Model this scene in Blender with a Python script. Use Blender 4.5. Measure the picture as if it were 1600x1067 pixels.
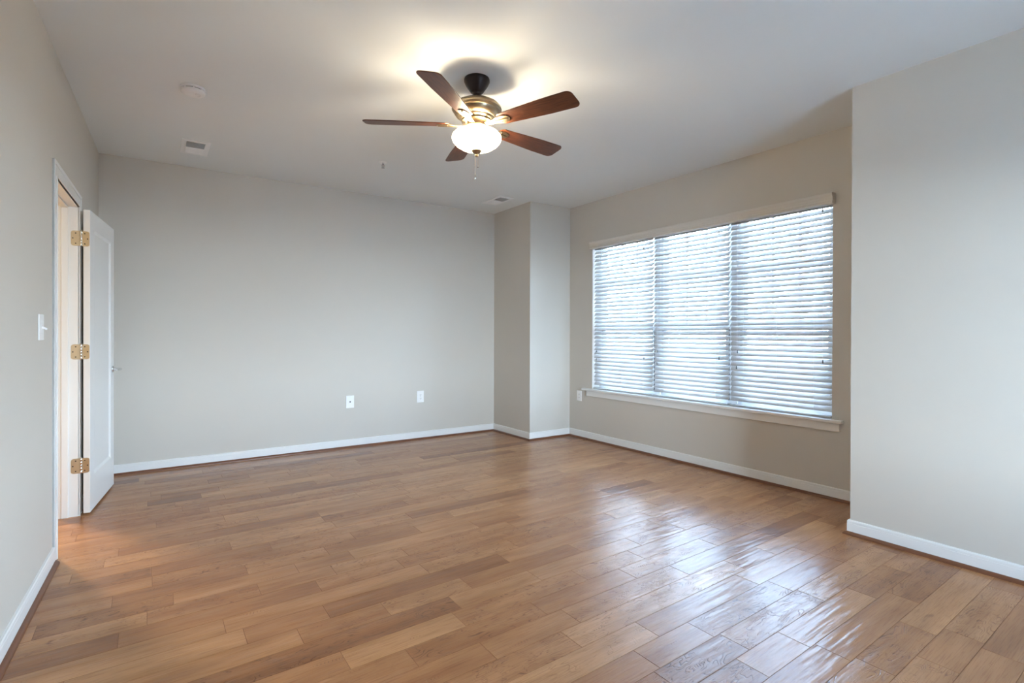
import bpy, bmesh, math, random
from mathutils import Vector, Matrix
for o in list(bpy.data.objects): bpy.data.objects.remove(o)
random.seed(11)
sc = bpy.context.scene
col = sc.collection
PI = math.pi

# ------------------------------------------------------------------ measures
H = 2.74                                   # ceiling height
XL, YB, SL = -0.3618, 5.6594, -0.03306     # left wall line / back wall
XA, YC = 3.593, 4.8906                     # corner chase
XW = 4.192                                 # window wall
XR, YD = 3.5535, 1.5064                    # right wall and where it ends
YR = -1.7                                  # wall behind the camera
CAMZ = 1.2246

# ------------------------------------------------------------------ camera
cd = bpy.data.cameras.new('camera'); cam = bpy.data.objects.new('camera', cd); col.objects.link(cam)
F_PX, YAW, PITCH, ROLL, CY = 826.3, 0.59966, -0.00335, 0.00291, 524.03
Fv = Vector((math.sin(YAW)*math.cos(PITCH), math.cos(YAW)*math.cos(PITCH), math.sin(PITCH)))
Rv = Vector((math.cos(YAW), -math.sin(YAW), 0)); Uv = Rv.cross(Fv)
R2 = Rv*math.cos(ROLL)+Uv*math.sin(ROLL); U2 = Uv*math.cos(ROLL)-Rv*math.sin(ROLL)
cam.matrix_world = Matrix(((R2.x, U2.x, -Fv.x, 0), (R2.y, U2.y, -Fv.y, 0), (R2.z, U2.z, -Fv.z, CAMZ), (0, 0, 0, 1)))
cd.sensor_fit = 'HORIZONTAL'; cd.sensor_width = 36; cd.lens = F_PX*36/1600
cd.shift_x = 0; cd.shift_y = -(533.5-CY)/1600
cd.clip_start = 0.02
sc.camera = cam

# ------------------------------------------------------------------ world, exposure
sc.view_settings.view_transform = 'Standard'; sc.view_settings.look = 'None'
sc.view_settings.gamma = 1; sc.view_settings.use_curve_mapping = False
sc.view_settings.exposure = 1.84
sc.cycles.use_denoising = True
sc.cycles.max_bounces = 10; sc.cycles.diffuse_bounces = 7; sc.cycles.glossy_bounces = 4
sc.cycles.transmission_bounces = 8; sc.cycles.transparent_max_bounces = 12
sc.cycles.sample_clamp_indirect = 6
W = bpy.data.worlds.new('overcast_sky'); sc.world = W; W.use_nodes = True
nt = W.node_tree; nt.nodes.clear()
wo = nt.nodes.new('ShaderNodeOutputWorld'); bg = nt.nodes.new('ShaderNodeBackground')
tc = nt.nodes.new('ShaderNodeTexCoord'); sx = nt.nodes.new('ShaderNodeSeparateXYZ'); cr = nt.nodes.new('ShaderNodeValToRGB')
nt.links.new(tc.outputs['Generated'], sx.inputs[0]); nt.links.new(sx.outputs['Z'], cr.inputs[0])
cr.color_ramp.elements[0].position = 0.0; cr.color_ramp.elements[0].color = (.70, .86, 1.0, 1)
cr.color_ramp.elements[1].position = 0.45; cr.color_ramp.elements[1].color = (.10, .16, .25, 1)
nt.links.new(cr.outputs[0], bg.inputs[0]); nt.links.new(bg.outputs[0], wo.inputs[0])
SKY = 30.0
bg.inputs[1].default_value = SKY

def light(name, kind, loc, energy, color=(1, 1, 1), **kw):
    l = bpy.data.lights.new(name, kind); l.energy = energy; l.color = color
    for k, v in kw.items(): setattr(l, k, v)
    o = bpy.data.objects.new(name, l); o.location = loc; col.objects.link(o)
    return o
# portals that guide sky light through the blinds window and the added rear one
p = light('window_portal', 'AREA', (XW+.30, 3.2, 1.42), 1, shape='RECTANGLE', size=2.7, size_y=1.8)
p.rotation_euler = (0, PI/2, 0); p.data.size = 1.8; p.data.size_y = 2.7; p.data.cycles.is_portal = True
p = light('added_window_portal', 'AREA', (2.03, YR-.25, 1.28), 1, shape='RECTANGLE', size=1.35, size_y=1.8)
p.rotation_euler = (PI/2, 0, 0); p.data.cycles.is_portal = True
WARM = (1.0, .86, .64)
HALL_LAMP = light('hall_lamp', 'AREA', (-.98, 5.3, 2.66), 24, (1.0, .84, .54), shape='DISK', size=.22)

# ------------------------------------------------------------------ helpers
class MB:
    def __init__(s): s.v = []; s.f = []
    def add(s, vs, fs):
        n = len(s.v); s.v += [tuple(v) for v in vs]; s.f += [tuple(i+n for i in f) for f in fs]; return s
    def box(s, a, b, M=None):
        x0, y0, z0 = a; x1, y1, z1 = b
        vs = [Vector(q) for q in ((x0,y0,z0),(x1,y0,z0),(x1,y1,z0),(x0,y1,z0),(x0,y0,z1),(x1,y0,z1),(x1,y1,z1),(x0,y1,z1))]
        if M: vs = [M @ v for v in vs]
        return s.add(vs, [(0,3,2,1),(4,5,6,7),(0,1,5,4),(1,2,6,5),(2,3,7,6),(3,0,4,7)])
    def lathe(s, prof, n=40, M=None, capa=True, capb=True):
        vs = []; fs = []
        for (r, z) in prof:
            for k in range(n):
                a = 2*PI*k/n; vs.append(Vector((r*math.cos(a), r*math.sin(a), z)))
        m = len(prof)
        for i in range(m-1):
            for k in range(n):
                k2 = (k+1) % n
                fs.append((i*n+k, i*n+k2, (i+1)*n+k2, (i+1)*n+k))
        if capa: fs.append(tuple(range(n))[::-1])
        if capb: fs.append(tuple((m-1)*n+k for k in range(n)))
        if M: vs = [M @ v for v in vs]
        return s.add(vs, fs)
    def prism(s, poly, z0, z1, M=None):
        n = len(poly)
        vs = [Vector((x, y, z0)) for x, y in poly]+[Vector((x, y, z1)) for x, y in poly]
        fs = [tuple(range(n))[::-1], tuple(range(n, 2*n))]+[(i, (i+1) % n, n+(i+1) % n, n+i) for i in range(n)]
        if M: vs = [M @ v for v in vs]
        return s.add(vs, fs)
    def tube(s, pts, r, n=8):
        pts = [Vector(q) for q in pts]; vs = []; fs = []
        for i, q in enumerate(pts):
            t = (pts[min(i+1, len(pts)-1)]-pts[max(i-1, 0)]).normalized()
            a = t.cross(Vector((0, 0, 1)));
            if a.length < 1e-3: a = t.cross(Vector((1, 0, 0)))
            a.normalize(); b = t.cross(a)
            rr = r[i] if isinstance(r, (list, tuple)) else r
            for k in range(n):
                w = 2*PI*k/n; vs.append(q+a*math.cos(w)*rr+b*math.sin(w)*rr)
        for i in range(len(pts)-1):
            for k in range(n):
                k2 = (k+1) % n; fs.append((i*n+k, i*n+k2, (i+1)*n+k2, (i+1)*n+k))
        fs.append(tuple(range(n))[::-1]); fs.append(tuple((len(pts)-1)*n+k for k in range(n)))
        return s.add(vs, fs)
    def build(s, name, m, parent=None, M=None, smooth=False, bevel=0, seg=2):
        me = bpy.data.meshes.new(name); me.from_pydata(s.v, [], s.f); me.validate()
        bm = bmesh.new(); bm.from_mesh(me); bmesh.ops.recalc_face_normals(bm, faces=bm.faces); bm.to_mesh(me); bm.free()
        me.materials.append(m)
        o = bpy.data.objects.new(name, me); col.objects.link(o)
        if parent: o.parent = parent
        if M is not None: o.matrix_local = M
        if bevel:
            b = o.modifiers.new('bevel', 'BEVEL'); b.width = bevel; b.segments = seg; b.limit_method = 'ANGLE'; b.angle_limit = math.radians(40)
        if smooth:
            for f in me.polygons: f.use_smooth = True
            try:
                me.set_sharp_from_angle(angle=math.radians(38))
            except Exception: pass
        return o

def tag(o, label=None, cat=None, group=None, kind=None):
    if label: o['label'] = label
    if cat: o['category'] = cat
    if group: o['group'] = group
    if kind: o['kind'] = kind
    return o
def empty(name, M, label=None, cat=None, group=None, kind=None):
    o = bpy.data.objects.new(name, None); col.objects.link(o); o.matrix_world = M; o.empty_display_size = .05
    return tag(o, label, cat, group, kind)
def struct(o, label, cat): return tag(o, label, cat, None, 'structure')
def copy_tree(o, parent=None):
    c = o.copy(); col.objects.link(c); c.parent = parent
    for ch in [x for x in col.objects if x.parent == o]: copy_tree(ch, c)
    return c
def T(x, y, z): return Matrix.Translation((x, y, z))
def Rz(a): return Matrix.Rotation(a, 4, 'Z')
def Rx(a): return Matrix.Rotation(a, 4, 'X')
def Ry(a): return Matrix.Rotation(a, 4, 'Y')

# ------------------------------------------------------------------ materials
def mat(name, colr, rough=.5, metal=0, spec=.5, var=0, vscale=3, bump=0, bscale=200, emit=None, estr=0, coat=0):
    m = bpy.data.materials.new(name); m.use_nodes = True; n = m.node_tree; b = n.nodes['Principled BSDF']
    b.inputs['Base Color'].default_value = (*colr, 1); b.inputs['Roughness'].default_value = rough
    b.inputs['Metallic'].default_value = metal; b.inputs['Specular IOR Level'].default_value = spec
    b.inputs['Coat Weight'].default_value = coat
    t = n.nodes.new('ShaderNodeTexCoord')
    no = n.nodes.new('ShaderNodeTexNoise'); no.inputs['Scale'].default_value = vscale; no.inputs['Detail'].default_value = 4
    n.links.new(t.outputs['Object'], no.inputs['Vector'])
    mx = n.nodes.new('ShaderNodeMix'); mx.data_type = 'RGBA'
    v = var or .012
    mx.inputs[6].default_value = (*[c*(1-v) for c in colr], 1); mx.inputs[7].default_value = (*[min(1, c*(1+v)) for c in colr], 1)
    n.links.new(no.outputs['Fac'], mx.inputs[0]); n.links.new(mx.outputs[2], b.inputs['Base Color'])
    if bump:
        nb = n.nodes.new('ShaderNodeTexNoise'); nb.inputs['Scale'].default_value = bscale; nb.inputs['Detail'].default_value = 3
        n.links.new(t.outputs['Object'], nb.inputs['Vector'])
        bp = n.nodes.new('ShaderNodeBump'); bp.inputs['Strength'].default_value = bump; bp.inputs['Distance'].default_value = .001
        n.links.new(nb.outputs['Fac'], bp.inputs['Height']); n.links.new(bp.outputs[0], b.inputs['Normal'])
    if emit:
        b.inputs['Emission Color'].default_value = (*emit, 1); b.inputs['Emission Strength'].default_value = estr
    return m
WALL = mat('beige_wall_paint', (.60, .565, .51), .62, spec=.3, bump=.25, bscale=260)
CEIL = mat('white_ceiling_paint', (.80, .825, .82), .85, spec=.2, bump=.25, bscale=240)
TRIM = mat('white_trim_paint', (.80, .80, .785), .32, spec=.5)
DOORM = mat('white_door_paint', (.79, .79, .775), .34, spec=.5)
SHOE = mat('stained_shoe_moulding', (.16, .058, .026), .34, var=.25, vscale=8)
PLASTIC = mat('white_plastic', (.88, .88, .87), .35)
DARKP = mat('dark_slot', (.03, .03, .03), .5)
BRASS = mat('satin_brass', (.55, .48, .37), .34, metal=1)
CHROME = mat('chrome', (.72, .73, .74), .16, metal=1)
BRONZE = mat('dark_bronze', (.014, .005, .004), .45, metal=.3)
NICKEL = mat('antique_brass', (.42, .32, .20), .33, metal=1, var=.05)
VENTM = mat('white_vent_enamel', (.88, .88, .87), .4)
FRAMEM = mat('vinyl_window_frame', (.78, .79, .80), .4)
TRACK = mat('window_track_grey', (.06, .065, .07), .6)
HALLM = mat('hall_wall_paint', (.66, .62, .55), .7)
VAL = mat('valance_paint', (.66, .63, .585), .42)
CORD = mat('white_cord', (.75, .76, .77), .7)
TASSEL = mat('clear_grey_tassel', (.17, .19, .20), .25)
GROUND = mat('pale_paving', (.78, .77, .74), .9, var=.15)

def slat_material():
    m = bpy.data.materials.new('white_slat'); m.use_nodes = True; n = m.node_tree; b = n.nodes['Principled BSDF']
    b.inputs['Base Color'].default_value = (.50, .505, .51, 1); b.inputs['Roughness'].default_value = .35
    tr = n.nodes.new('ShaderNodeBsdfTranslucent'); tr.inputs[0].default_value = (.85, .9, .95, 1)
    mx = n.nodes.new('ShaderNodeMixShader'); mx.inputs[0].default_value = SLAT_TR
    n.links.new(b.outputs[0], mx.inputs[1]); n.links.new(tr.outputs[0], mx.inputs[2])
    n.links.new(mx.outputs[0], n.nodes['Material Output'].inputs[0])
    return m
SLAT_TR = .012
SLAT = slat_material()

def glass_material():
    m = bpy.data.materials.new('window_glass'); m.use_nodes = True; n = m.node_tree; n.nodes.clear()
    out = n.nodes.new('ShaderNodeOutputMaterial'); tr = n.nodes.new('ShaderNodeBsdfTransparent'); gl = n.nodes.new('ShaderNodeBsdfGlossy')
    gl.inputs['Roughness'].default_value = .02; fr = n.nodes.new('ShaderNodeFresnel'); fr.inputs[0].default_value = 1.35
    tr.inputs[0].default_value = (.95, .97, .98, 1)
    mx = n.nodes.new('ShaderNodeMixShader'); n.links.new(fr.outputs[0], mx.inputs[0]); n.links.new(tr.outputs[0], mx.inputs[1]); n.links.new(gl.outputs[0], mx.inputs[2])
    n.links.new(mx.outputs[0], out.inputs[0]); return m
GLASS = glass_material()

def brick_material():
    m = bpy.data.materials.new('exterior_brick'); m.use_nodes = True; n = m.node_tree; b = n.nodes['Principled BSDF']
    t = n.nodes.new('ShaderNodeTexCoord'); br = n.nodes.new('ShaderNodeTexBrick')
    mp = n.nodes.new('ShaderNodeMapping'); mp.inputs['Rotation'].default_value = (PI/2, 0, 0)
    n.links.new(t.outputs['Object'], mp.inputs[0]); n.links.new(mp.outputs[0], br.inputs['Vector'])
    br.inputs['Color1'].default_value = (.42, .17, .12, 1); br.inputs['Color2'].default_value = (.50, .22, .16, 1); br.inputs['Mortar'].default_value = (.6, .55, .5, 1)
    br.inputs['Scale'].default_value = 5; n.links.new(br.outputs['Color'], b.inputs['Base Color']); b.inputs['Roughness'].default_value = .9
    return m
BRICK = brick_material()

def floor_material():
    m = bpy.data.materials.new('hand_scraped_hickory'); m.use_nodes = True; n = m.node_tree; N = n.nodes; L = n.links; b = N['Principled BSDF']
    uv = N.new('ShaderNodeUVMap'); uv.uv_map = 'plank'
    at = N.new('ShaderNodeAttribute'); at.attribute_name = 'tone'; at2 = N.new('ShaderNodeAttribute'); at2.attribute_name = 'figure'
    def math_(op, a, b_=None, c=None):
        q = N.new('ShaderNodeMath'); q.operation = op
        for i, x in enumerate((a, b_, c)):
            if x is None: continue
            if isinstance(x, (int, float)): q.inputs[i].default_value = x
            else: L.new(x, q.inputs[i])
        return q.outputs[0]
    def noise(scale, sx_, sy_, detail=4, rough=.55, dist=0):
        mp = N.new('ShaderNodeMapping'); mp.inputs['Scale'].default_value = (sx_, sy_, 1); L.new(uv.outputs[0], mp.inputs[0])
        q = N.new('ShaderNodeTexNoise'); q.inputs['Scale'].default_value = scale; q.inputs['Detail'].default_value = detail
        q.inputs['Roughness'].default_value = rough; q.inputs['Distortion'].default_value = dist
        L.new(mp.outputs[0], q.inputs['Vector']); return q.outputs['Fac']
    def ramp(x, stops):
        q = N.new('ShaderNodeValToRGB'); e = q.color_ramp.elements
        while len(e) < len(stops): e.new(.5)
        for i, (p_, c) in enumerate(stops): e[i].position = p_; e[i].color = (c if isinstance(c, tuple) else (c, c, c))+((1,) if isinstance(c, tuple) else (1,))
        L.new(x, q.inputs[0]); return q.outputs[0]
    def mixc(f, a, b_, mode='MIX'):
        q = N.new('ShaderNodeMix'); q.data_type = 'RGBA'; q.blend_type = mode
        if isinstance(f, (int, float)): q.inputs[0].default_value = f
        else: L.new(f, q.inputs[0])
        for i, x in ((6, a), (7, b_)):
            if isinstance(x, tuple): q.inputs[i].default_value = (*x, 1)
            else: L.new(x, q.inputs[i])
        return q.outputs[2]
    base = ramp(at.outputs['Fac'], [(0, FLOOR_D), (.5, FLOOR_M), (1, FLOOR_L)])
    broad = noise(2.2, .9, 5, 3, .5)                              # broad soft streaks
    c = mixc(ramp(broad, [(.35, 0.0), (.7, 1.0)]), base, mixc(1.0, base, (.70, .64, .58), 'MULTIPLY'))
    fine = noise(30, .25, 7, 4, .6)                                # fine pores along the plank
    c = mixc(math_('MULTIPLY', ramp(fine, [(.50, 0.0), (.66, 1.0)]), .6), c, mixc(1.0, c, (.62, .52, .46), 'MULTIPLY'))
    # cathedral figure: contour lines of a stretched noise field, only on some planks
    fld = noise(3.0, .75, 3.2, 3, .5, .6)
    rings = math_('ABSOLUTE', math_('SUBTRACT', math_('FRACT', math_('MULTIPLY', fld, 26)), .5))
    line = ramp(rings, [(.0, 1.0), (.10, .35), (.2, 0.0)])
    br_ = ramp(noise(14, 1, 1, 2), [(.45, 0.0), (.58, 1.0)])
    fig = math_('MULTIPLY', math_('MULTIPLY', line, br_), ramp(at2.outputs['Fac'], [(.5, 0.0), (.62, 1.0)]))
    c = mixc(math_('MULTIPLY', fig, .85), c, mixc(1.0, c, (.42, .33, .28), 'MULTIPLY'))
    # knots and mineral marks
    kn = ramp(noise(5.0, .8, 2.2, 2), [(.74, 0.0), (.80, 1.0)])
    c = mixc(math_('MULTIPLY', kn, .6), c, (.10, .045, .025))
    # short chatter marks
    wv = N.new('ShaderNodeTexWave'); wv.inputs['Scale'].default_value = 24; wv.inputs['Distortion'].default_value = 2.5; wv.inputs['Detail'].default_value = 2
    mpw = N.new('ShaderNodeMapping'); mpw.inputs['Rotation'].default_value = (0, 0, .35); L.new(uv.outputs[0], mpw.inputs[0]); L.new(mpw.outputs[0], wv.inputs['Vector'])
    ch = math_('MULTIPLY', ramp(wv.outputs['Fac'], [(.86, 0.0), (.95, 1.0)]), ramp(noise(4.6, 1.0, 7.0, 1), [(.70, 0.0), (.74, 1.0)]))
    c = mixc(math_('MULTIPLY', ch, .55), c, mixc(1.0, c, (.4, .3, .25), 'MULTIPLY'))
    L.new(c, b.inputs['Base Color'])
    b.inputs['Roughness'].default_value = FLOOR_R; b.inputs['Specular IOR Level'].default_value = .10
    b.inputs['Coat Weight'].default_value = FLOOR_COAT; b.inputs['Coat Roughness'].default_value = .23
    rp = noise(8, .45, 2.6, 2, .45)                                 # hand scraped ripples
    rp = math_('ADD', rp, math_('MULTIPLY', noise(8, .35, 6.5, 1, .4), .32))
    h = math_('ADD', math_('MULTIPLY', rp, 1.0), math_('MULTIPLY', math_('ADD', fig, math_('MULTIPLY', fine, .25)), -.12))
    h = math_('ADD', h, math_('MULTIPLY', ch, -.2))
    bp = N.new('ShaderNodeBump'); bp.inputs['Strength'].default_value = .8; bp.inputs['Distance'].default_value = .005
    L.new(h, bp.inputs['Height']); L.new(bp.outputs[0], b.inputs['Normal']); L.new(bp.outputs[0], b.inputs['Coat Normal'])
    return m
FLOOR_D = (.28, .118, .045); FLOOR_M = (.42, .195, .080); FLOOR_L = (.53, .275, .122)
FLOOR_R = .5; FLOOR_COAT = .75
FLOORM = floor_material()

def blade_material():
    m = bpy.data.materials.new('walnut_blade'); m.use_nodes = True; n = m.node_tree; N = n.nodes; L = n.links; b = N['Principled BSDF']
    t = N.new('ShaderNodeTexCoord'); mp = N.new('ShaderNodeMapping'); mp.inputs['Scale'].default_value = (1.2, 14, 14)
    L.new(t.outputs['Object'], mp.inputs[0]); no = N.new('ShaderNodeTexNoise'); no.inputs['Scale'].default_value = 7; no.inputs['Detail'].default_value = 6
    L.new(mp.outputs[0], no.inputs['Vector']); r = N.new('ShaderNodeValToRGB')
    r.color_ramp.elements[0].position = .3; r.color_ramp.elements[0].color = (.055, .013, .004, 1)
    r.color_ramp.elements[1].position = .72; r.color_ramp.elements[1].color = (.150, .045, .015, 1)
    L.new(no.outputs['Fac'], r.inputs[0]); L.new(r.outputs[0], b.inputs['Base Color']); b.inputs['Roughness'].default_value = .38
    return m
BLADE = blade_material()

def bowl_material():
    m = bpy.data.materials.new('frosted_lit_glass'); m.use_nodes = True; n = m.node_tree; b = n.nodes['Principled BSDF']
    b.inputs['Base Color'].default_value = (.9, .85, .72, 1); b.inputs['Roughness'].default_value = .3
    t = n.nodes.new('ShaderNodeTexCoord'); no = n.nodes.new('ShaderNodeTexNoise'); no.inputs['Scale'].default_value = 9
    n.links.new(t.outputs['Object'], no.inputs['Vector']); r = n.nodes.new('ShaderNodeValToRGB')
    r.color_ramp.elements[0].color = (1, .84, .60, 1); r.color_ramp.elements[1].color = (1, .90, .70, 1); r.color_ramp.elements[0].position = .35; r.color_ramp.elements[1].position = .6
    n.links.new(no.outputs['Fac'], r.inputs[0]); n.links.new(r.outputs[0], b.inputs['Emission Color'])
    b.inputs['Emission Strength'].default_value = BOWL_E
    tr = n.nodes.new('ShaderNodeBsdfTransparent'); mx = n.nodes.new('ShaderNodeMixShader'); mx.inputs[0].default_value = .5
    n.links.new(b.outputs[0], mx.inputs[1]); n.links.new(tr.outputs[0], mx.inputs[2]); n.links.new(mx.outputs[0], n.nodes['Material Output'].inputs[0])
    return m
BOWL_E = 2.2
BOWLM = bowl_material()

# ------------------------------------------------------------------ left wall frame (s along wall toward camera, n into room, z)
_l = math.hypot(1, SL); DD = Vector((SL, -1, 0))/_l; NN = Vector((1, SL, 0))/_l
LWM = Matrix(((DD.x, NN.x, 0, XL), (DD.y, NN.y, 0, YB), (0, 0, 1, 0), (0, 0, 0, 1)))
def LW(s_, n_, z_=0): return LWM @ Vector((s_, n_, z_))
S_FAR, S_NEAR, HEAD = 1.125, 1.905, 2.055        # door opening
SREAR = (YB-YR)*_l
XLR = XL+SL*(YB-YR)                               # left wall x at the rear wall

# ------------------------------------------------------------------ floor (one mesh of individual boards)
def build_floor():
    k0, PW, SLP, TW = 1.636, .1312, .03, 2*PI
    marks = {}
    J = [(2.78,2.437),(2.768,2.18),(1.798,2.018),(2.014,1.894),(2.266,1.776),(2.564,1.651),(2.558,1.258),(1.392,1.614),(1.702,1.489),
         (1.884,1.365),(2.784,1.13),(2.416,.715),(1.606,2.143),(-.106,2.627),(.255,2.504),(.41,3.05),(.087,2.903),(.007,3.16),(.428,2.788),
         (.782,2.772),(1.098,2.644),(.863,2.253),(.603,1.972),(.815,1.858),(1.077,1.731),(1.092,1.964),(1.59,2.394),(.57,3.314),(.818,3.048),(-.147,3.71),(.334,4.144)]
    for x, y in J: marks.setdefault(math.floor((y-SLP*x-k0)/PW), []).append(x)
    rnd = random.Random(5)
    vs = []; fs = []; tone = []; figs = []; uvs = []
    g = .0007
    def quad(x0, x1, y0, y1, t, fg, ou, ov):
        def P(x, y, z): return (x, y+SLP*x, z)
        b = .0007
        n = len(vs)
        vs.extend([P(x0+g, y0+g, -.0007), P(x1-g, y0+g, -.0007), P(x1-g, y1-g, -.0007), P(x0+g, y1-g, -.0007),
                   P(x0+g+b, y0+g+b, 0), P(x1-g-b, y0+g+b, 0), P(x1-g-b, y1-g-b, 0), P(x0+g+b, y1-g-b, 0)])
        for f in ((4,5,6,7),(0,1,5,4),(1,2,6,5),(2,3,7,6),(3,0,4,7)):
            fs.append(tuple(i+n for i in f)); tone.append(t); figs.append(fg)
            for i in f:
                vx, vy, _ = vs[i+n]; uvs.append((vx+ou, vy-SLP*vx+ov))
    for k in range(-28, 38):
        y0 = k0+k*PW
        if y0 > 6.5: continue
        xs = [-2.1+rnd.random()*.5]
        mk = sorted(marks.get(k, []))
        while xs[-1] < 4.45:
            step = rnd.choice([.32, .42, .55, .68, .8, .95, 1.1])*rnd.uniform(.9, 1.1); nx = xs[-1]+step
            hit = [q for q in mk if xs[-1] < q-.15 and q < nx+.30]
            if hit: nx = hit[0]
            xs.append(nx)
        xs[0] = -2.2
        for a, b in zip(xs, xs[1:]):
            t = min(1, max(0, rnd.gauss(.52, .19)))
            if rnd.random() < .08: t = rnd.uniform(.0, .15)
            quad(a, b, y0, y0+PW, t, rnd.random(), rnd.uniform(0, 40), rnd.uniform(0, 40))
    n = len(vs); vs.extend([(-2.3, -3.0, -.0026), (4.6, -3.0, -.0026), (4.6, 7, -.0026), (-2.3, 7, -.0026)])
    fs.append((n, n+1, n+2, n+3)); tone.append(0); figs.append(0); uvs.extend([(0,0)]*4)
    me = bpy.data.meshes.new('floor'); me.from_pydata(vs, [], fs)
    at = me.attributes.new('tone', 'FLOAT', 'FACE'); at.data.foreach_set('value', tone)
    at = me.attributes.new('figure', 'FLOAT', 'FACE'); at.data.foreach_set('value', figs)
    ul = me.uv_layers.new(name='plank')
    for i, q in enumerate(uvs): ul.data[i].uv = q
    me.materials.append(FLOORM)
    bm = bmesh.new(); bm.from_mesh(me)                   # trim the boards to the building's footprint
    for co, no in (((4.34, 0, 0), (1, 0, 0)), ((-2.08, 0, 0), (-1, 0, 0)), ((0, 6.38, 0), (0, 1, 0)), ((0, YR-.16, 0), (0, -1, 0))):
        bmesh.ops.bisect_plane(bm, geom=bm.verts[:]+bm.edges[:]+bm.faces[:], plane_co=co, plane_no=no, clear_outer=True)
    bm.to_mesh(me); bm.free()
    o = bpy.data.objects.new('floor', me); col.objects.link(o)
    return struct(o, 'brown hand-scraped hardwood plank floor across the whole empty room', 'floor')
build_floor()

# ------------------------------------------------------------------ shell
WT = .15
struct(MB().box((-2.08, YR-.16, H), (4.36, 6.4, H+.15)).build('ceiling', CEIL), 'flat white ceiling around the fan', 'ceiling')
struct(MB().box((XL-.02, YB, -.02), (4.36, YB+WT, H)).build('wall_back', WALL), 'long beige back wall facing the camera', 'wall')
struct(MB().box((XA, YC, -.02), (4.36, YB+.02, H)).build('wall_chase', WALL), 'boxed beige corner chase left of the window', 'wall')
# window wall with its opening
OY0, OY1, OZ0, OZ1 = 1.905, 4.495, .574, 2.270
w = MB()
w.box((XW, YD-.02, -.02), (XW+.17, OY0, H)); w.box((XW, OY1, -.02), (XW+.17, YC+.02, H))
w.box((XW, OY0, -.02), (XW+.17, OY1, OZ0)); w.box((XW, OY0, OZ1), (XW+.10, OY1, H)); w.box((XW+.10, OY0, 2.37), (XW+.17, OY1, H))
struct(w.build('wall_window', WALL), 'beige wall holding the wide blinds-covered window', 'wall')
struct(MB().box((XR, YR-.02, -.02), (XW+.17, YD, H)).build('wall_right', WALL), 'beige right wall projecting forward of the window wall', 'wall')
# rear wall with an unseen window, added to supply daylight from behind
RX0, RX1, RZ0, RZ1 = 1.45, 2.60, .45, 2.10
w = MB()
w.box((XLR-.2, YR-.15, -.02), (RX0, YR, H)); w.box((RX1, YR-.15, -.02), (XW+.17, YR, H))
w.box((RX0, YR-.15, -.02), (RX1, YR, RZ0)); w.box((RX0, YR-.15, RZ1), (RX1, YR, H))
struct(w.build('wall_rear', WALL), 'beige rear wall behind the camera', 'wall')
# left wall with door opening
w = MB(); LT = .114
w.box((-.02, -LT, -.02), (S_FAR-.019, 0, H)); w.box((S_NEAR+.019, -LT, -.02), (SREAR, 0, H)); w.box((S_FAR-.019, -LT, HEAD+.019), (S_NEAR+.019, 0, H))
struct(w.build('wall_left', WALL, M=LWM), 'long beige left wall with the open doorway', 'wall')
# hallway beyond the doorway
w = MB()
w.box((-2.08, 2.55, -.02), (-1.98, 6.4, H)); w.box((-1.98, 2.55, -.02), (XL-.19, 2.65, H)); w.box((-1.98, 6.28, -.02), (XL-.02, 6.38, H)); w.box((XL-.14, YB-.03, -.02), (XL-.02, 6.30, H))
struct(w.build('wall_hall', HALLM), 'cream hallway walls beyond the doorway', 'wall')

# ------------------------------------------------------------------ baseboards with shoe moulding, mitred round the room
BP = [(0, 0), (.0130, 0), (.0130, .068), (.0115, .0695), (.0115, .0715), (.0125, .073), (.0120, .083), (.0085, .088), (0, .089)]
SP = [(.013, 0)]+[(.013+.018*math.cos(a), .019*math.sin(a)) for a in [i*PI/2/6 for i in range(7)]]
ends = [LW(S_FAR-.087, 0), LW(0, 0), Vector((XA, YB, 0)), Vector((XA, YC, 0)), Vector((XW, YC, 0)), Vector((XW, YD, 0)), Vector((XR, YD, 0)), Vector((XR, YR, 0)), Vector((XLR, YR, 0)), LW(S_NEAR+.087, 0)]
ends = [Vector((e.x, e.y)) for e in ends]
names = ['baseboard_left', 'baseboard_back', 'baseboard_chase', 'baseboard_chase_front', 'baseboard_window', 'baseboard_return', 'baseboard_right', 'baseboard_rear', 'baseboard_near']
blab = ['white baseboard on the left wall behind the open door', 'long white baseboard along the back wall', 'short white baseboard on the left face of the corner chase',
        'short white baseboard on the bright face of the corner chase', 'white baseboard under the window', 'short white baseboard on the hidden return beside the window', 'white baseboard along the projecting right wall',
        'white baseboard behind the camera', 'white baseboard on the left wall in front of the doorway']
def rn(d): return Vector((d.y, -d.x))
ds = [(ends[i+1]-ends[i]).normalized() for i in range(len(ends)-1)]
def miter(i):
    if i == 0: return rn(ds[0])
    if i == len(ends)-1: return rn(ds[-1])
    a, b = rn(ds[i-1]), rn(ds[i]); m_ = (a+b); return m_/(m_.dot(a))
def sweep(prof, i):
    mb = MB(); m0, m1 = miter(i), miter(i+1); n = len(prof)
    vs = [(ends[i].x+m0.x*o, ends[i].y+m0.y*o, z) for o, z in prof]+[(ends[i+1].x+m1.x*o, ends[i+1].y+m1.y*o, z) for o, z in prof]
    fs = [tuple(range(n)), tuple(range(n, 2*n))[::-1]]+[(j, (j+1) % n, n+(j+1) % n, n+j) for j in range(n)]
    return mb.add(vs, fs)
for i, nm in enumerate(names):
    b = sweep(BP, i).build(nm, TRIM); struct(b, blab[i], 'baseboard')
    s_ = sweep(SP, i).build('shoe_moulding', SHOE, b, smooth=True); s_['label'] = 'reddish brown quarter-round'

# ------------------------------------------------------------------ door casing and jamb
cs = MB(); CT = .012; CW = .083
def casing_leg(s0, s1, z1): cs.box((s0, 0, 0), (s1, CT, z1))
r = .005
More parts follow.
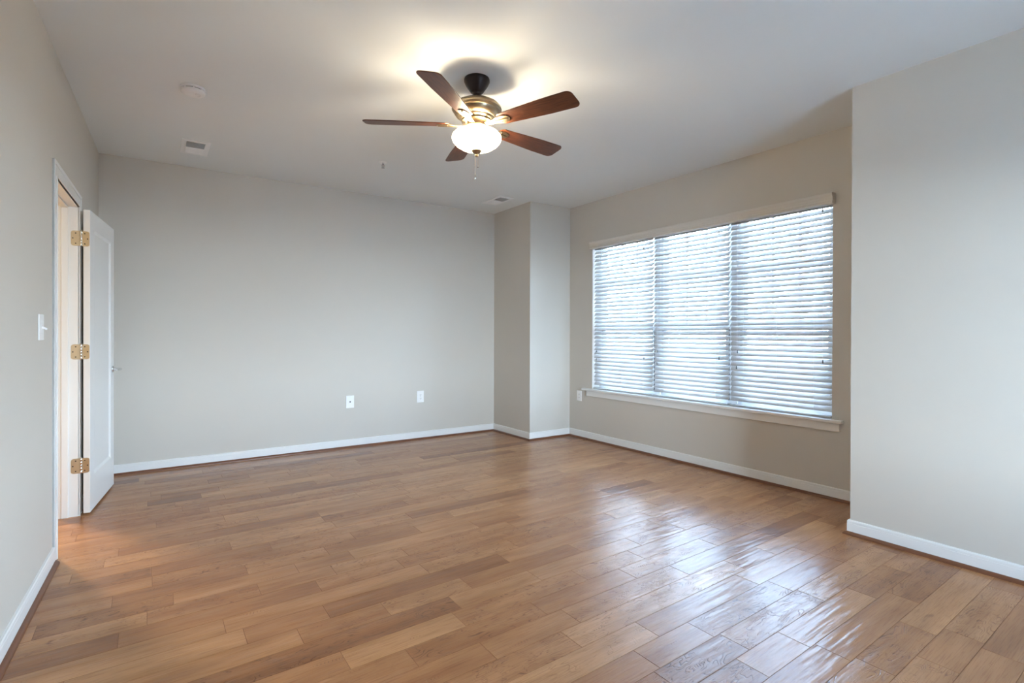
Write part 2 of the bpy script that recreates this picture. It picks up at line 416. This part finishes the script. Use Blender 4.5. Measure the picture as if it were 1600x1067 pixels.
# legs and head, mitred, with a raised outer band
for sgn, se in ((-1, S_FAR), (1, S_NEAR)):
    a = se+sgn*r; b = se+sgn*(CW+r)
    P = lambda s_, z_: (s_, z_)
    for (a_, b_, t) in ((a, b, CT*.72), (b-sgn*.022, b, CT), (a, a+sgn*.010, CT)):
        za = HEAD+r+abs(a_-a); zb = HEAD+r+abs(b_-a)
        cs.add([(a_, 0, 0), (b_, 0, 0), (b_, 0, zb), (a_, 0, za), (a_, t, 0), (b_, t, 0), (b_, t, zb), (a_, t, za)],
               [(0,1,2,3), (4,7,6,5), (0,4,5,1), (1,5,6,2), (2,6,7,3), (3,7,4,0)])
for (z0, z1, t) in ((0, CW, CT*.72), (CW-.022, CW, CT), (0, .010, CT)):
    L0, L1 = S_FAR-r-z0, S_NEAR+r+z0; M0, M1 = S_FAR-r-z1, S_NEAR+r+z1; za, zb = HEAD+r+z0, HEAD+r+z1
    cs.add([(L0, 0, za), (L1, 0, za), (M1, 0, zb), (M0, 0, zb), (L0, t, za), (L1, t, za), (M1, t, zb), (M0, t, zb)],
           [(0,1,2,3), (4,7,6,5), (0,4,5,1), (1,5,6,2), (2,6,7,3), (3,7,4,0)])
cas = cs.build('trim_1', TRIM, M=LWM); struct(cas, 'white casing around the open doorway', 'door casing')
jb = MB(); JT = .019
jb.box((S_FAR-JT, -LT-.001, 0), (S_FAR, .001, HEAD+JT)); jb.box((S_NEAR, -LT-.001, 0), (S_NEAR+JT, .001, HEAD+JT)); jb.box((S_FAR, -LT-.001, HEAD), (S_NEAR, .001, HEAD+JT))
jb.build('jamb', TRIM, cas)
st = MB(); st.box((S_FAR, -.085, 0), (S_FAR+.011, -.048, HEAD)); st.box((S_NEAR-.011, -.085, 0), (S_NEAR, -.048, HEAD)); st.box((S_FAR+.011, -.085, HEAD-.011), (S_NEAR-.011, -.048, HEAD))
st.build('door_stop', TRIM, cas, bevel=.003)
jp = MB(); jp.box((S_FAR-.02, -LT-.014, 0), (S_FAR-.09, -LT, HEAD+.08)); jp.box((S_NEAR+.02, -LT-.014, 0), (S_NEAR+.09, -LT, HEAD+.08)); jp.box((S_FAR-.02, -LT-.014, HEAD+.02), (S_NEAR+.02, -LT, HEAD+.08))
jp.build('hall_casing', TRIM, cas)

# ------------------------------------------------------------------ door slab swung right back against the wall
DANG = math.radians(5.2)
DW, DT, DZ0, DZ1 = .757, .036, .014, 2.046
PIN = Vector((S_FAR+.004, .017, 0))
# door local: x along the slab away from the hinge, y toward the visible face, z up
DMr = LWM @ T(PIN.x, PIN.y, 0) @ Rz(PI-DANG)      # proper rotation; local y points to the wall
door = empty('door_1', DMr); struct(door, 'white panel door folded back against the left wall', 'door')
Y0, Y1 = -.047, -.011                               # visible face at y = Y0
d = MB(); x0, x1 = .006, .006+DW; mx, mz0, mz1 = .115, .235, .12
px0, px1, pz0, pz1 = x0+mx, x1-mx, DZ0+mz0, DZ1-mz1
d.box((x0, Y0, DZ0), (px0, Y1, DZ1)); d.box((px1, Y0, DZ0), (x1, Y1, DZ1)); d.box((px0, Y0, DZ0), (px1, Y1, pz0)); d.box((px0, Y0, pz1), (px1, Y1, DZ1))
d.build('door_frame', DOORM, door, bevel=.0015)
pn = MB(); q = .016
for yy, s_ in ((Y0, 1), (Y1, -1)):
    ins = yy+s_*.011
    A = [(px0, yy, pz0), (px1, yy, pz0), (px1, yy, pz1), (px0, yy, pz1)]; B = [(px0+q, ins, pz0+q), (px1-q, ins, pz0+q), (px1-q, ins, pz1-q), (px0+q, ins, pz1-q)]
    pn.add(A+B, [(4,5,6,7), (0,1,5,4), (1,2,6,5), (2,3,7,6), (3,0,4,7)])
pn.build('recessed_panel', DOORM, door)
for hz in (1.850, 1.095, .335):
    h = MB(); hh = .050
    # leaf on the jamb face (in wall frame) and leaf on the slab edge
    inv = DMr.inverted() @ LWM
    def rrect(u0, u1, v0, v1, rad, side):
        pts = []
        cs_ = [(u0+rad, v0+rad, PI, 1.5*PI), (u1-rad, v0+rad, 1.5*PI, 2*PI), (u1-rad, v1-rad, 0, .5*PI), (u0+rad, v1-rad, .5*PI, PI)]
        for i_, (cx, cy, a0, a1) in enumerate(cs_):
            if (side == 'L' and i_ in (0, 3)) or (side == 'R' and i_ in (1, 2)):
                for j in range(6): a = a0+(a1-a0)*j/5; pts.append((cx+rad*math.cos(a), cy+rad*math.sin(a)))
            else: pts.append(((u0, v0), (u1, v0), (u1, v1), (u0, v1))[i_])
        return pts
    pts = rrect(-.036, .010, hz-hh, hz+hh, .016, 'L')       # u = n in wall frame
    t0, t1 = S_FAR-.0005, S_FAR+.0025
    hj = MB(); nn_ = len(pts)
    hj.add([inv @ Vector((t0, u, v)) for u, v in pts]+[inv @ Vector((t1, u, v)) for u, v in pts], [tuple(range(nn_)), tuple(range(nn_, 2*nn_))[::-1]]+[(i_, (i_+1) % nn_, nn_+(i_+1) % nn_, nn_+i_) for i_ in range(nn_)])
    hinge = hj.build('hinge', BRASS, door); hinge['label'] = 'brass butt hinge'
    pts = rrect(-.044, 0.0, hz-hh, hz+hh, .014, 'L')
    hd = MB(); nn_ = len(pts)
    hd.add([(x0-.0022, u, v) for u, v in pts]+[(x0+.0008, u, v) for u, v in pts], [tuple(range(nn_)), tuple(range(nn_, 2*nn_))[::-1]]+[(i_, (i_+1) % nn_, nn_+(i_+1) % nn_, nn_+i_) for i_ in range(nn_)])
    hd.build('hinge_leaf', BRASS, hinge)
    kn = MB()
    for j in range(5): kn.lathe([(.0058, -.0095), (.0062, -.009), (.0062, .009), (.0058, .0095)], 14, T(0, 0, hz-.04+j*.02))
    kn.lathe([(.004, 0), (.006, .003), (.004, .007), (0.001, .008)], 14, T(0, 0, hz+.05))
    kn.build('hinge_knuckle', CHROME, hinge, smooth=True)
    sw = MB()
    for (u, v) in ((-.011, -.034), (-.026, 0), (-.011, .034)):
        sw.lathe([(.0042, 0), (.0036, .0012)], 10, T(x0-.0022, u-.008, hz+v) @ Ry(-PI/2))
        sw.lathe([(.0042, 0), (.0036, .0012)], 10, inv @ T(t1, u, hz+v) @ Ry(PI/2))
    sw.build('hinge_screw', DARKP, hinge)
# lever handles, one on each face
lev = MB(); hx, hz = x1-.062, .935
lev.lathe([(.0265, 0), (.0265, .006), (.023, .010), (.012, .012), (.0105, .046), (.0105, .050)], 28, T(hx, Y0, hz) @ Rx(PI/2))
lev.tube([(hx+.008, Y0-.046, hz), (hx-.004, Y0-.052, hz), (hx-.03, Y0-.054, hz+.001), (hx-.07, Y0-.050, hz+.002), (hx-.105, Y0-.046, hz-.001)], [.009, .0105, .0095, .0085, .006], 12)
lh = lev.build('lever_handle', CHROME, door, smooth=True); lh['label'] = 'chrome lever handle'
lt = MB(); lt.box((x1-.0005, Y0+.006, hz-.028), (x1+.002, Y1-.006, hz+.028)); lt.box((x1, Y0+.012, hz-.008), (x1+.009, Y1-.012, hz+.008)); lt.build('latch_plate', CHROME, door)

# ------------------------------------------------------------------ windows behind the blinds
FX = XW+.115
def double_hung(name, y0, y1, label):
    wn = empty(name, T(FX, (y0+y1)/2, 0)); struct(wn, label, 'window')
    h = (y1-y0)/2
    z0, z1, zm = .60, 2.345, 1.29
    f = MB(); fw = .045
    f.box((0, -h, z0-.03), (.055, -h+fw, z1+.02)); f.box((0, h-fw, z0-.03), (.055, h, z1+.02)); f.box((0, -h+fw, z0-.03), (.055, h-fw, z0+.03)); f.box((0, -h+fw, z1-.03), (.055, h-fw, z1+.02))
    f.build('window_frame', FRAMEM, wn, bevel=.002)
    tk = MB()
    for s_ in (-1, 1): tk.box((-.004, s_*(h-fw)-.006, z0+.03), (.010, s_*(h-fw)+.006, zm-.02))
    tk.build('side_track', TRACK, wn)
    g0, g1 = -h+fw, h-fw
    for nm, a, b, xo in (('upper_sash', zm-.02, z1-.03, .030), ('lower_sash', z0+.03, zm+.03, .006)):
        s_ = MB(); sw_ = .042
        s_.box((xo, g0, a), (xo+.022, g0+sw_, b)); s_.box((xo, g1-sw_, a), (xo+.022, g1, b)); s_.box((xo, g0+sw_, a), (xo+.022, g1-sw_, a+.048)); s_.box((xo, g0+sw_, b-.048), (xo+.022, g1-sw_, b))
        sh = s_.build(nm, FRAMEM, wn, bevel=.002)
        gl = MB().box((xo+.009, g0+sw_, a+.048), (xo+.013, g1-sw_, b-.048)); gl.build('pane', GLASS, sh)
        if nm == 'upper_sash':
            mu = MB()
            for k in (1, 2):
                yy = g0+sw_+(g1-g0-2*sw_)*k/3; mu.box((xo+.004, yy-.013, a+.048), (xo+.008, yy+.013, b-.048))
            zz = 1.80; mu.box((xo+.0035, g0+sw_, zz-.013), (xo+.0075, g1-sw_, zz+.013)); mu.build('muntin_grid', FRAMEM, sh)
    return wn
double_hung('window_1', 3.64, OY1, 'left window unit behind the leftmost blind')
double_hung('window_2', 2.785, 3.62, 'middle window unit behind the middle blind')
double_hung('window_3', OY0, 2.76, 'right window unit behind the rightmost blind')
mu = MB(); mu.box((FX-.02, 3.60, OZ0), (FX+.06, 3.66, 2.37)); mu.box((FX-.02, 2.743, OZ0), (FX+.06, 2.803, 2.37))
struct(mu.build('trim_2', FRAMEM), 'white mullion posts between the window units', 'window mullion')
st_ = MB(); st_.box((XW-.046, 1.822, OZ0-.002), (XW, 4.632, OZ0+.021)); st_.box((XW-.01, OY0, OZ0-.002), (FX+.002, OY1, OZ0+.021))
sill = st_.build('trim_3', TRIM, bevel=.004); struct(sill, 'long white window stool under the blinds', 'window sill')
ap = MB().box((XW-.018, 1.845, OZ0-.066), (XW, 4.575, OZ0-.002)); ap.build('apron', TRIM, sill, bevel=.002)
# rear window, added out of view to bring in more daylight
rw = empty('added_rear_window', T((RX0+RX1)/2, YR-.10, 0)); struct(rw, 'unseen window added behind the camera to supply daylight', 'window')
h = (RX1-RX0)/2; f = MB(); f.box((-h, -.03, RZ0), (-h+.05, .03, RZ1)); f.box((h-.05, -.03, RZ0), (h, .03, RZ1)); f.box((-h+.05, -.03, RZ0), (h-.05, .03, RZ0+.05)); f.box((-h+.05, -.03, RZ1-.05), (h-.05, .03, RZ1)); f.box((-.03, -.025, RZ0+.05), (.03, .025, RZ1-.05)); f.box((-h+.05, -.02, 1.39), (h-.05, .02, 1.44))
f.build('window_frame', FRAMEM, rw, bevel=.002); MB().box((-h+.05, -.004, RZ0+.05), (h-.05, 0, RZ1-.05)).build('pane', GLASS, rw)

# ------------------------------------------------------------------ exterior
struct(MB().box((XW+.30, -30, -.55), (60, 40, -.5)).build('ground', GROUND), 'pale paving outside the window', 'ground')
struct(MB().box((-30, -40, -.55), (30, YR-.16, -.5)).build('ground', GROUND), 'pale paving behind the house', 'ground')
struct(MB().box((XW+.20, .6, -.5), (XW+.75, 1.98, 3.4)).build('wall_exterior', BRICK), 'brick wall corner outside the right end of the window', 'wall')

# ------------------------------------------------------------------ blinds
PITCH_S, SLW, SLT, TILT = .0439, .0505, .0030, math.radians(52)
BX = XW+.034
def make_blind(y0, y1, label, tass):
    yc = (y0+y1)/2; hw = (y1-y0)/2
    b = empty('window_blind', T(BX, yc, OZ0+.021), label, 'window blind', 'white slatted blinds side by side in the window')
    base = OZ0+.021
    sl = MB(); ztop = 2.222-base; n = 36
    for k in range(n+1):
        z = ztop-.022-k*PITCH_S
        if z < .035: break
        a = TILT+random.uniform(-.012, .012)
        # local cross-section, slightly crowned; u from room edge (-) to outer edge (+)
        prof = []
        for j in range(5):
            u = -SLW/2+SLW*j/4; w_ = .0016*(1-(2*u/SLW)**2); prof.append((u, w_))
        top = [(u, w_+SLT/2) for u, w_ in prof]; bot = [(u, w_-SLT/2) for u, w_ in prof][::-1]
        ring = [(u*math.cos(a)-w_*math.sin(a), z+u*math.sin(a)+w_*math.cos(a)) for u, w_ in top+bot]
        m_ = len(ring); dy = random.uniform(-.001, .001)
        sl.add([(x, -hw+.003+dy, zz) for x, zz in ring]+[(x, hw-.003+dy, zz) for x, zz in ring],
               [tuple(range(m_)), tuple(range(m_, 2*m_))[::-1]]+[(j, (j+1) % m_, m_+(j+1) % m_, m_+j) for j in range(m_)])
    sl.build('slats', SLAT, b)
    MB().box((-.026, -hw+.003, 0.003), (.026, hw-.003, .018)).build('bottom_rail', SLAT, b, bevel=.003)
    MB().box((-.024, -hw+.002, ztop+.002), (.024, hw-.002, OZ1-base-.001)).build('headrail', VAL, b)
    for yy in (-hw+.13, 0, hw-.13):
        ld = MB()
        for xx in (-.0215, .0215): ld.tube([(xx, yy, .015), (xx, yy, ztop+.012)], .0007, 5)
        ld.build('ladder_cord', CORD, b)
    for (ty, tz) in tass:
        c_ = MB(); c_.tube([(-.033, ty-yc, tz-base+.02), (-.031, ty-yc, ztop+.012)], .0008, 5)
        cc = c_.build('pull_cord', CORD, b)
        MB().lathe([(.0018, .028), (.0042, .022), (.0052, .006), (.0048, 0)], 12, T(-.033, ty-yc, tz-base-.008)).build('tassel', TASSEL, cc, smooth=True)
    return b
make_blind(3.624, 4.487, 'leftmost of the three white slatted blinds, nearest the corner chase', [(4.427, 1.025), (4.427, .931), (3.733, 2.096), (3.727, .970)])
make_blind(2.770, 3.614, 'middle of the three white slatted blinds in the wide window', [(3.548, 1.048), (3.555, .926), (2.862, 2.125), (2.856, 1.003)])
make_blind(1.913, 2.760, 'rightmost of the three white slatted blinds, nearest the right wall', [(2.677, 1.068), (2.685, .932), (1.978, 2.158), (1.972, 1.015)])
# valance
vp = [(0, 2.192), (-.046, 2.192), (-.050, 2.196), (-.050, 2.206), (-.046, 2.214), (-.046, 2.229), (-.0435, 2.231), (-.046, 2.233), (-.048, 2.246), (-.054, 2.256), (-.056, 2.268), (-.053, 2.274), (0, 2.274)]
va = MB(); n = len(vp)
va.add([(x, 1.888, z) for x, z in vp]+[(x, 4.497, z) for x, z in vp], [tuple(range(n)), tuple(range(n, 2*n))[::-1]]+[(j, (j+1) % n, n+(j+1) % n, n+j) for j in range(n)])
for v_i in range(len(va.v)): x, y, z = va.v[v_i]; va.v[v_i] = (x, y-3.19, z-2.192)
vo = va.build('window_valance', VAL, M=T(XW, 3.19, 2.192)); tag(vo, 'long moulded off-white valance across the top of the three blinds', 'valance')

# ------------------------------------------------------------------ ceiling fan
FC = Vector((1.604, 2.725, 0))
fan = empty('ceiling_fan', T(FC.x, FC.y, H), 'five-blade ceiling fan with lit frosted bowl and dark wooden blades', 'ceiling fan')
FM = T(0, 0, -H)
MB().lathe([(.074, H), (.076, H-.006), (.076, H-.018), (.066, H-.040), (.044, H-.072), (.036, H-.082), (.030, H-.084)], 48, FM).build('canopy', BRONZE, fan, smooth=True)
MB().lathe([(.026, 2.660), (.029, 2.656), (.022, 2.645), (.0125, 2.642), (.0125, 2.616), (.022, 2.614), (.022, 2.608)], 32, FM).build('downrod', BRONZE, fan, smooth=True)
mt = MB().lathe([(.030, 2.614), (.060, 2.611), (.100, 2.601), (.130, 2.586), (.146, 2.568), (.149, 2.556), (.143, 2.546), (.138, 2.543), (.136, 2.536), (.124, 2.518), (.110, 2.508), (.106, 2.507), (.104, 2.502), (.090, 2.493), (.078, 2.490)], 64, FM)
motor = mt.build('motor_housing', NICKEL, fan, smooth=True); motor['label'] = 'brushed antique brass motor housing'
MB().lathe([(.060, 2.492), (.088, 2.490), (.090, 2.482), (.070, 2.476), (.052, 2.474), (.052, 2.462), (.064, 2.458), (.067, 2.452), (.062, 2.446), (.02, 2.444)], 48, FM).build('light_fitter', NICKEL, fan, smooth=True)
bowl_out = [(.128, 2.452), (.1305, 2.449), (.132, 2.443), (.144, 2.430), (.1475, 2.412), (.142, 2.388), (.124, 2.362), (.094, 2.338), (.058, 2.324), (.025, 2.319), (.008, 2.318)]
bowl_out = [(r_, 2.312+(z_-2.318)*.108/.134) for r_, z_ in bowl_out]
bm_ = MB().lathe(bowl_out, 64, FM, capa=False, capb=False).build('glass_bowl', BOWLM, fan, smooth=True); bm_['label'] = 'lit frosted glass bowl'
MB().lathe([(.010, 2.320), (.026, 2.318), (.031, 2.312), (.026, 2.303), (.014, 2.297), (.010, 2.290), (.012, 2.284), (.008, 2.278), (.002, 2.277)], 32, FM).build('finial', NICKEL, fan, smooth=True)
for k, (cx, cy, zt, zb, r_) in enumerate(((.006, -.006, 2.29, 2.216, .0035), (-.012, -.004, 2.29, 2.160, .0035))):
    c_ = MB().tube([(cx, cy, zt), (cx, cy, zb)], .0006, 5)
    for j in range(int((zt-zb)/.006)): c_.lathe([(.0003, -.001), (.0011, 0), (.0003, .001)], 6, T(cx, cy, zb+j*.006))
    for v_i in range(len(c_.v)): x, y, z = c_.v[v_i]; c_.v[v_i] = (x, y, z-H)
    ch = c_.build('pull_chain', NICKEL, fan)
    fb = MB().lathe([(.001, .012), (.0030, .008), (.0058, -.006), (.0050, -.018), (.002, -.023)] if k else [(.001, .004), (.004, 0), (.001, -.004)], 14, T(cx, cy, zb-H))
    fb.build('chain_pull', CHROME if k else BRONZE, ch, smooth=True)
def blade_outline():
    pts = []
    r0, r1 = .155, .668; w0, w1 = .048, .069
    pts += [(r0+.030, -w0), (r0+.008, -w0*.62), (r0, -w0*.2), (r0, w0*.2), (r0+.008, w0*.62), (r0+.030, w0)]
    pts += [(r0+.15, w0+.008), (r0+.33, w1-.002), (r1-.06, w1)]
    for j in range(6): a = PI/2*(1-j/5); pts.append((r1-.035+.035*math.cos(a)*.9, w1-.035+.035*math.sin(a)))
    for j in range(6): a = -PI/2*(j/5); pts.append((r1-.035+.035*math.cos(a)*.9, -w1+.035+.035*math.sin(a)))
    pts += [(r1-.06, -w1), (r0+.33, -w1+.002), (r0+.15, -w0-.008)]
    return pts
BZ = 2.461; BPITCH = math.radians(-12.5)
blade0 = None
for k in range(5):
    ang = math.radians((5.5, 73.5, 148.2, 218.3, 290.7)[k])
    Mb = T(0, 0, BZ-H) @ Ry(.014) @ Rz(ang) @ Rx(BPITCH)
    if blade0 is None:
        blade0 = MB().prism(blade_outline(), 0, .006).build('blade', BLADE, fan, M=Mb, bevel=.0015)
        br = MB()
        poly = [(.070, -.016), (.135, -.019), (.160, -.030), (.205, -.032), (.232, -.022), (.240, 0), (.232, .022), (.205, .032), (.160, .030), (.135, .019), (.070, .016)]
        br.prism(poly, -.0052, -.0008)
        br.prism([(.095, -.008), (.225, -.006), (.230, 0), (.225, .006), (.095, .008)], -.010, -.004)
        for sx_, sy_ in ((.175, -.017), (.175, .017), (.218, 0)): br.lathe([(.005, -.0075), (.0055, -.005)], 12, T(sx_, sy_, 0))
        iron0 = br.build('blade_iron', NICKEL, blade0, bevel=.0015)
        iron0['label'] = 'antique brass blade bracket'
    else:
        b_ = blade0.copy(); col.objects.link(b_); b_.parent = fan; b_.matrix_local = Mb
        i_ = iron0.copy(); col.objects.link(i_); i_.parent = b_
# bulbs inside the bowl
BULB_E = 2.9
for k in range(3):
    a = math.radians(50+120*k)
    light('fan_bulb_light', 'POINT', (FC.x+.075*math.cos(a), FC.y+.075*math.sin(a), 2.398), BULB_E, WARM, shadow_soft_size=.028)

# ------------------------------------------------------------------ ceiling devices
sd = empty('smoke_detector', T(.217, 3.826, H), 'round white smoke detector on the ceiling above the doorway side', 'smoke detector')
MB().lathe([(.066, 0), (.068, -.003), (.068, -.012), (.064, -.014)], 48).build('base_ring', PLASTIC, sd, smooth=True)
MB().lathe([(.060, -.013), (.060, -.019)], 48).build('sensor_slot', DARKP, sd)
MB().lathe([(.064, -.018), (.067, -.020), (.066, -.030), (.058, -.038), (.040, -.0405), (.038, -.039), (.034, -.039), (.010, -.040)], 48).build('cover', PLASTIC, sd, smooth=True)
for k in range(8): MB().box((.058, -.004, -.020), (.0655, .004, -.012)).build('slot_rib', PLASTIC, sd, M=Rz(2*PI*k/8))
MB().lathe([(.010, -.038), (.010, -.042), (.007, -.043)], 20, T(.020, -.012, 0)).build('test_button', VENTM, sd, smooth=True)

def make_vent(x, y, label):
    v = empty('ceiling_vent', T(x, y, H), label, 'air vent', 'white ceiling air registers')
    f = MB(); ox, oy, ix, iy = .098, .187, .064, .150
    f.box((-ox, -oy, -.007), (-ix, oy, 0)); f.box((ix, -oy, -.007), (ox, oy, 0)); f.box((-ix, -oy, -.007), (ix, -iy, 0)); f.box((-ix, iy, -.007), (ix, oy, 0))
    f.box((-ix, -.004, -.007), (ix, .004, -.001))
    f.build('frame', VENTM, v, bevel=.002)
    MB().box((-ix, -iy, -.0012), (ix, iy, -.0006)).build('duct_opening', DARKP, v)
    lv = MB()
    for k in range(9):
        for s_ in (-1, 1):
            yy = s_*(.012+k*.0155); M_ = T(0, yy, -.0045) @ Rx(s_*math.radians(-38))
            lv.box((-ix, -.0075, -.0005), (ix, .0075, .0005), M_)
    lv.build('louvers', VENTM, v)
    MB().box((-.003, -.010, -.016), (.003, .002, -.006), T(.02, -iy-.006, 0)).build('damper_lever', VENTM, v)
    return v
make_vent(.300, 5.043, 'white ceiling air register between smoke detector and back wall')
make_vent(3.262, 5.069, 'white ceiling air register beside the corner chase')

sp = empty('fire_sprinkler', T(1.700, 4.52, H), 'small metal fire sprinkler head on the ceiling left of the fan', 'sprinkler')
MB().lathe([(.036, 0), (.036, -.003), (.030, -.008), (.014, -.010), (.012, -.004)], 32).build('escutcheon', PLASTIC, sp, smooth=True)
s_ = MB().lathe([(.009, -.004), (.009, -.020), (.006, -.022)], 16)
for q in (-1, 1): s_.tube([(q*.007, 0, -.018), (q*.014, 0, -.030), (q*.010, 0, -.045), (q*.003, 0, -.050)], .0022, 8)
s_.build('head_body', CHROME, sp, smooth=True)
MB().lathe([(.003, -.020), (.003, -.046)], 10).build('heat_bulb', DARKP, sp)
MB().lathe([(.004, -.049), (.015, -.050), (.015, -.052), (.003, -.053)], 20).build('deflector', CHROME, sp, smooth=True)

# ------------------------------------------------------------------ wall plates (local x right, y out of wall, z up)
def plate(name, M, label, cat, kind, w_, h_, group=None):
    o = empty(name, M, label, cat, group)
    pl = MB().prism([(-w_/2, -h_/2), (w_/2, -h_/2), (w_/2, h_/2), (-w_/2, h_/2)], 0, .006, Matrix(((1,0,0,0),(0,0,1,0),(0,1,0,0),(0,0,0,1))))
    pl.build('cover_plate', PLASTIC, o, bevel=.003)
    Q = Matrix(((1,0,0,0),(0,0,1,0),(0,1,0,0),(0,0,0,1)))
    if kind == 'duplex':
        for sz in (-1, 1):
            pts = []
            for j in range(20):
                a = 2*PI*j/20; pts.append((.0175*math.cos(a), max(-.0135, min(.0135, .0175*math.sin(a)))))
            rc = MB().prism(pts, .0055, .0078, Q @ T(0, sz*.0195, 0)).build('receptacle', PLASTIC, o)
            sm = MB(); zc = sz*.0195
            sm.box((-.0078, .0072, zc-.003), (-.0052, .0084, zc+.006)); sm.box((.0052, .0072, zc-.002), (.0078, .0084, zc+.005)); sm.lathe([(.0026, .0072), (.0026, .0084)], 10, Q @ T(0, zc-.0085, 0))
            sm.build('slots', DARKP, rc)
        MB().lathe([(.003, .006), (.0025, .0075)], 10, Q).build('screw', CHROME, o)
    if kind == 'coax':
        MB().lathe([(.0075, .005), (.0075, .009), (.0048, .0092), (.0048, .014)], 14, Q @ T(0, 0, 0)).build('coax_jack', DARKP, o)
        for sz in (-1, 1): MB().lathe([(.003, .006), (.0025, .0075)], 10, Q @ T(0, sz*h_*.36, 0)).build('screw', PLASTIC, o)
    if kind == 'toggle':
        MB().box((-.006, .005, -.0125), (.006, .0075, .0125)).build('toggle_surround', PLASTIC, o)
        MB().box((-.0042, 0, -.0045), (.0042, .022, .0045), T(0, .006, 0) @ Rx(math.radians(-24))).build('toggle', PLASTIC, o, bevel=.001)
        for sz in (-1, 1): MB().lathe([(.003, .006), (.0025, .0075)], 10, Q @ T(0, sz*.030, 0)).build('screw', PLASTIC, o)
    return o
MB_BACK = lambda x, z: Matrix(((-1,0,0,x),(0,-1,0,YB),(0,0,1,z),(0,0,0,1)))
plate('cable_outlet', MB_BACK(1.766, .489), 'white wall plate with one small dark jack on the back wall', 'wall plate', 'coax', .086, .133)
plate('power_outlet', MB_BACK(2.583, .492), 'white double socket on the back wall, nearer the corner', 'power outlet', 'duplex', .086, .133, 'white duplex power outlets')
plate('power_outlet', Matrix(((0,-1,0,XW),(1,0,0,4.713),(0,0,1,.493),(0,0,0,1))), 'white double socket beside the left end of the window sill', 'power outlet', 'duplex', .080, .120, 'white duplex power outlets')
SWM = LWM @ T(2.285, 0, 1.249)
plate('light_switch', SWM, 'white toggle light switch on the left wall beside the doorway', 'light switch', 'toggle', .105, .125)
bpy.context.view_layer.update()
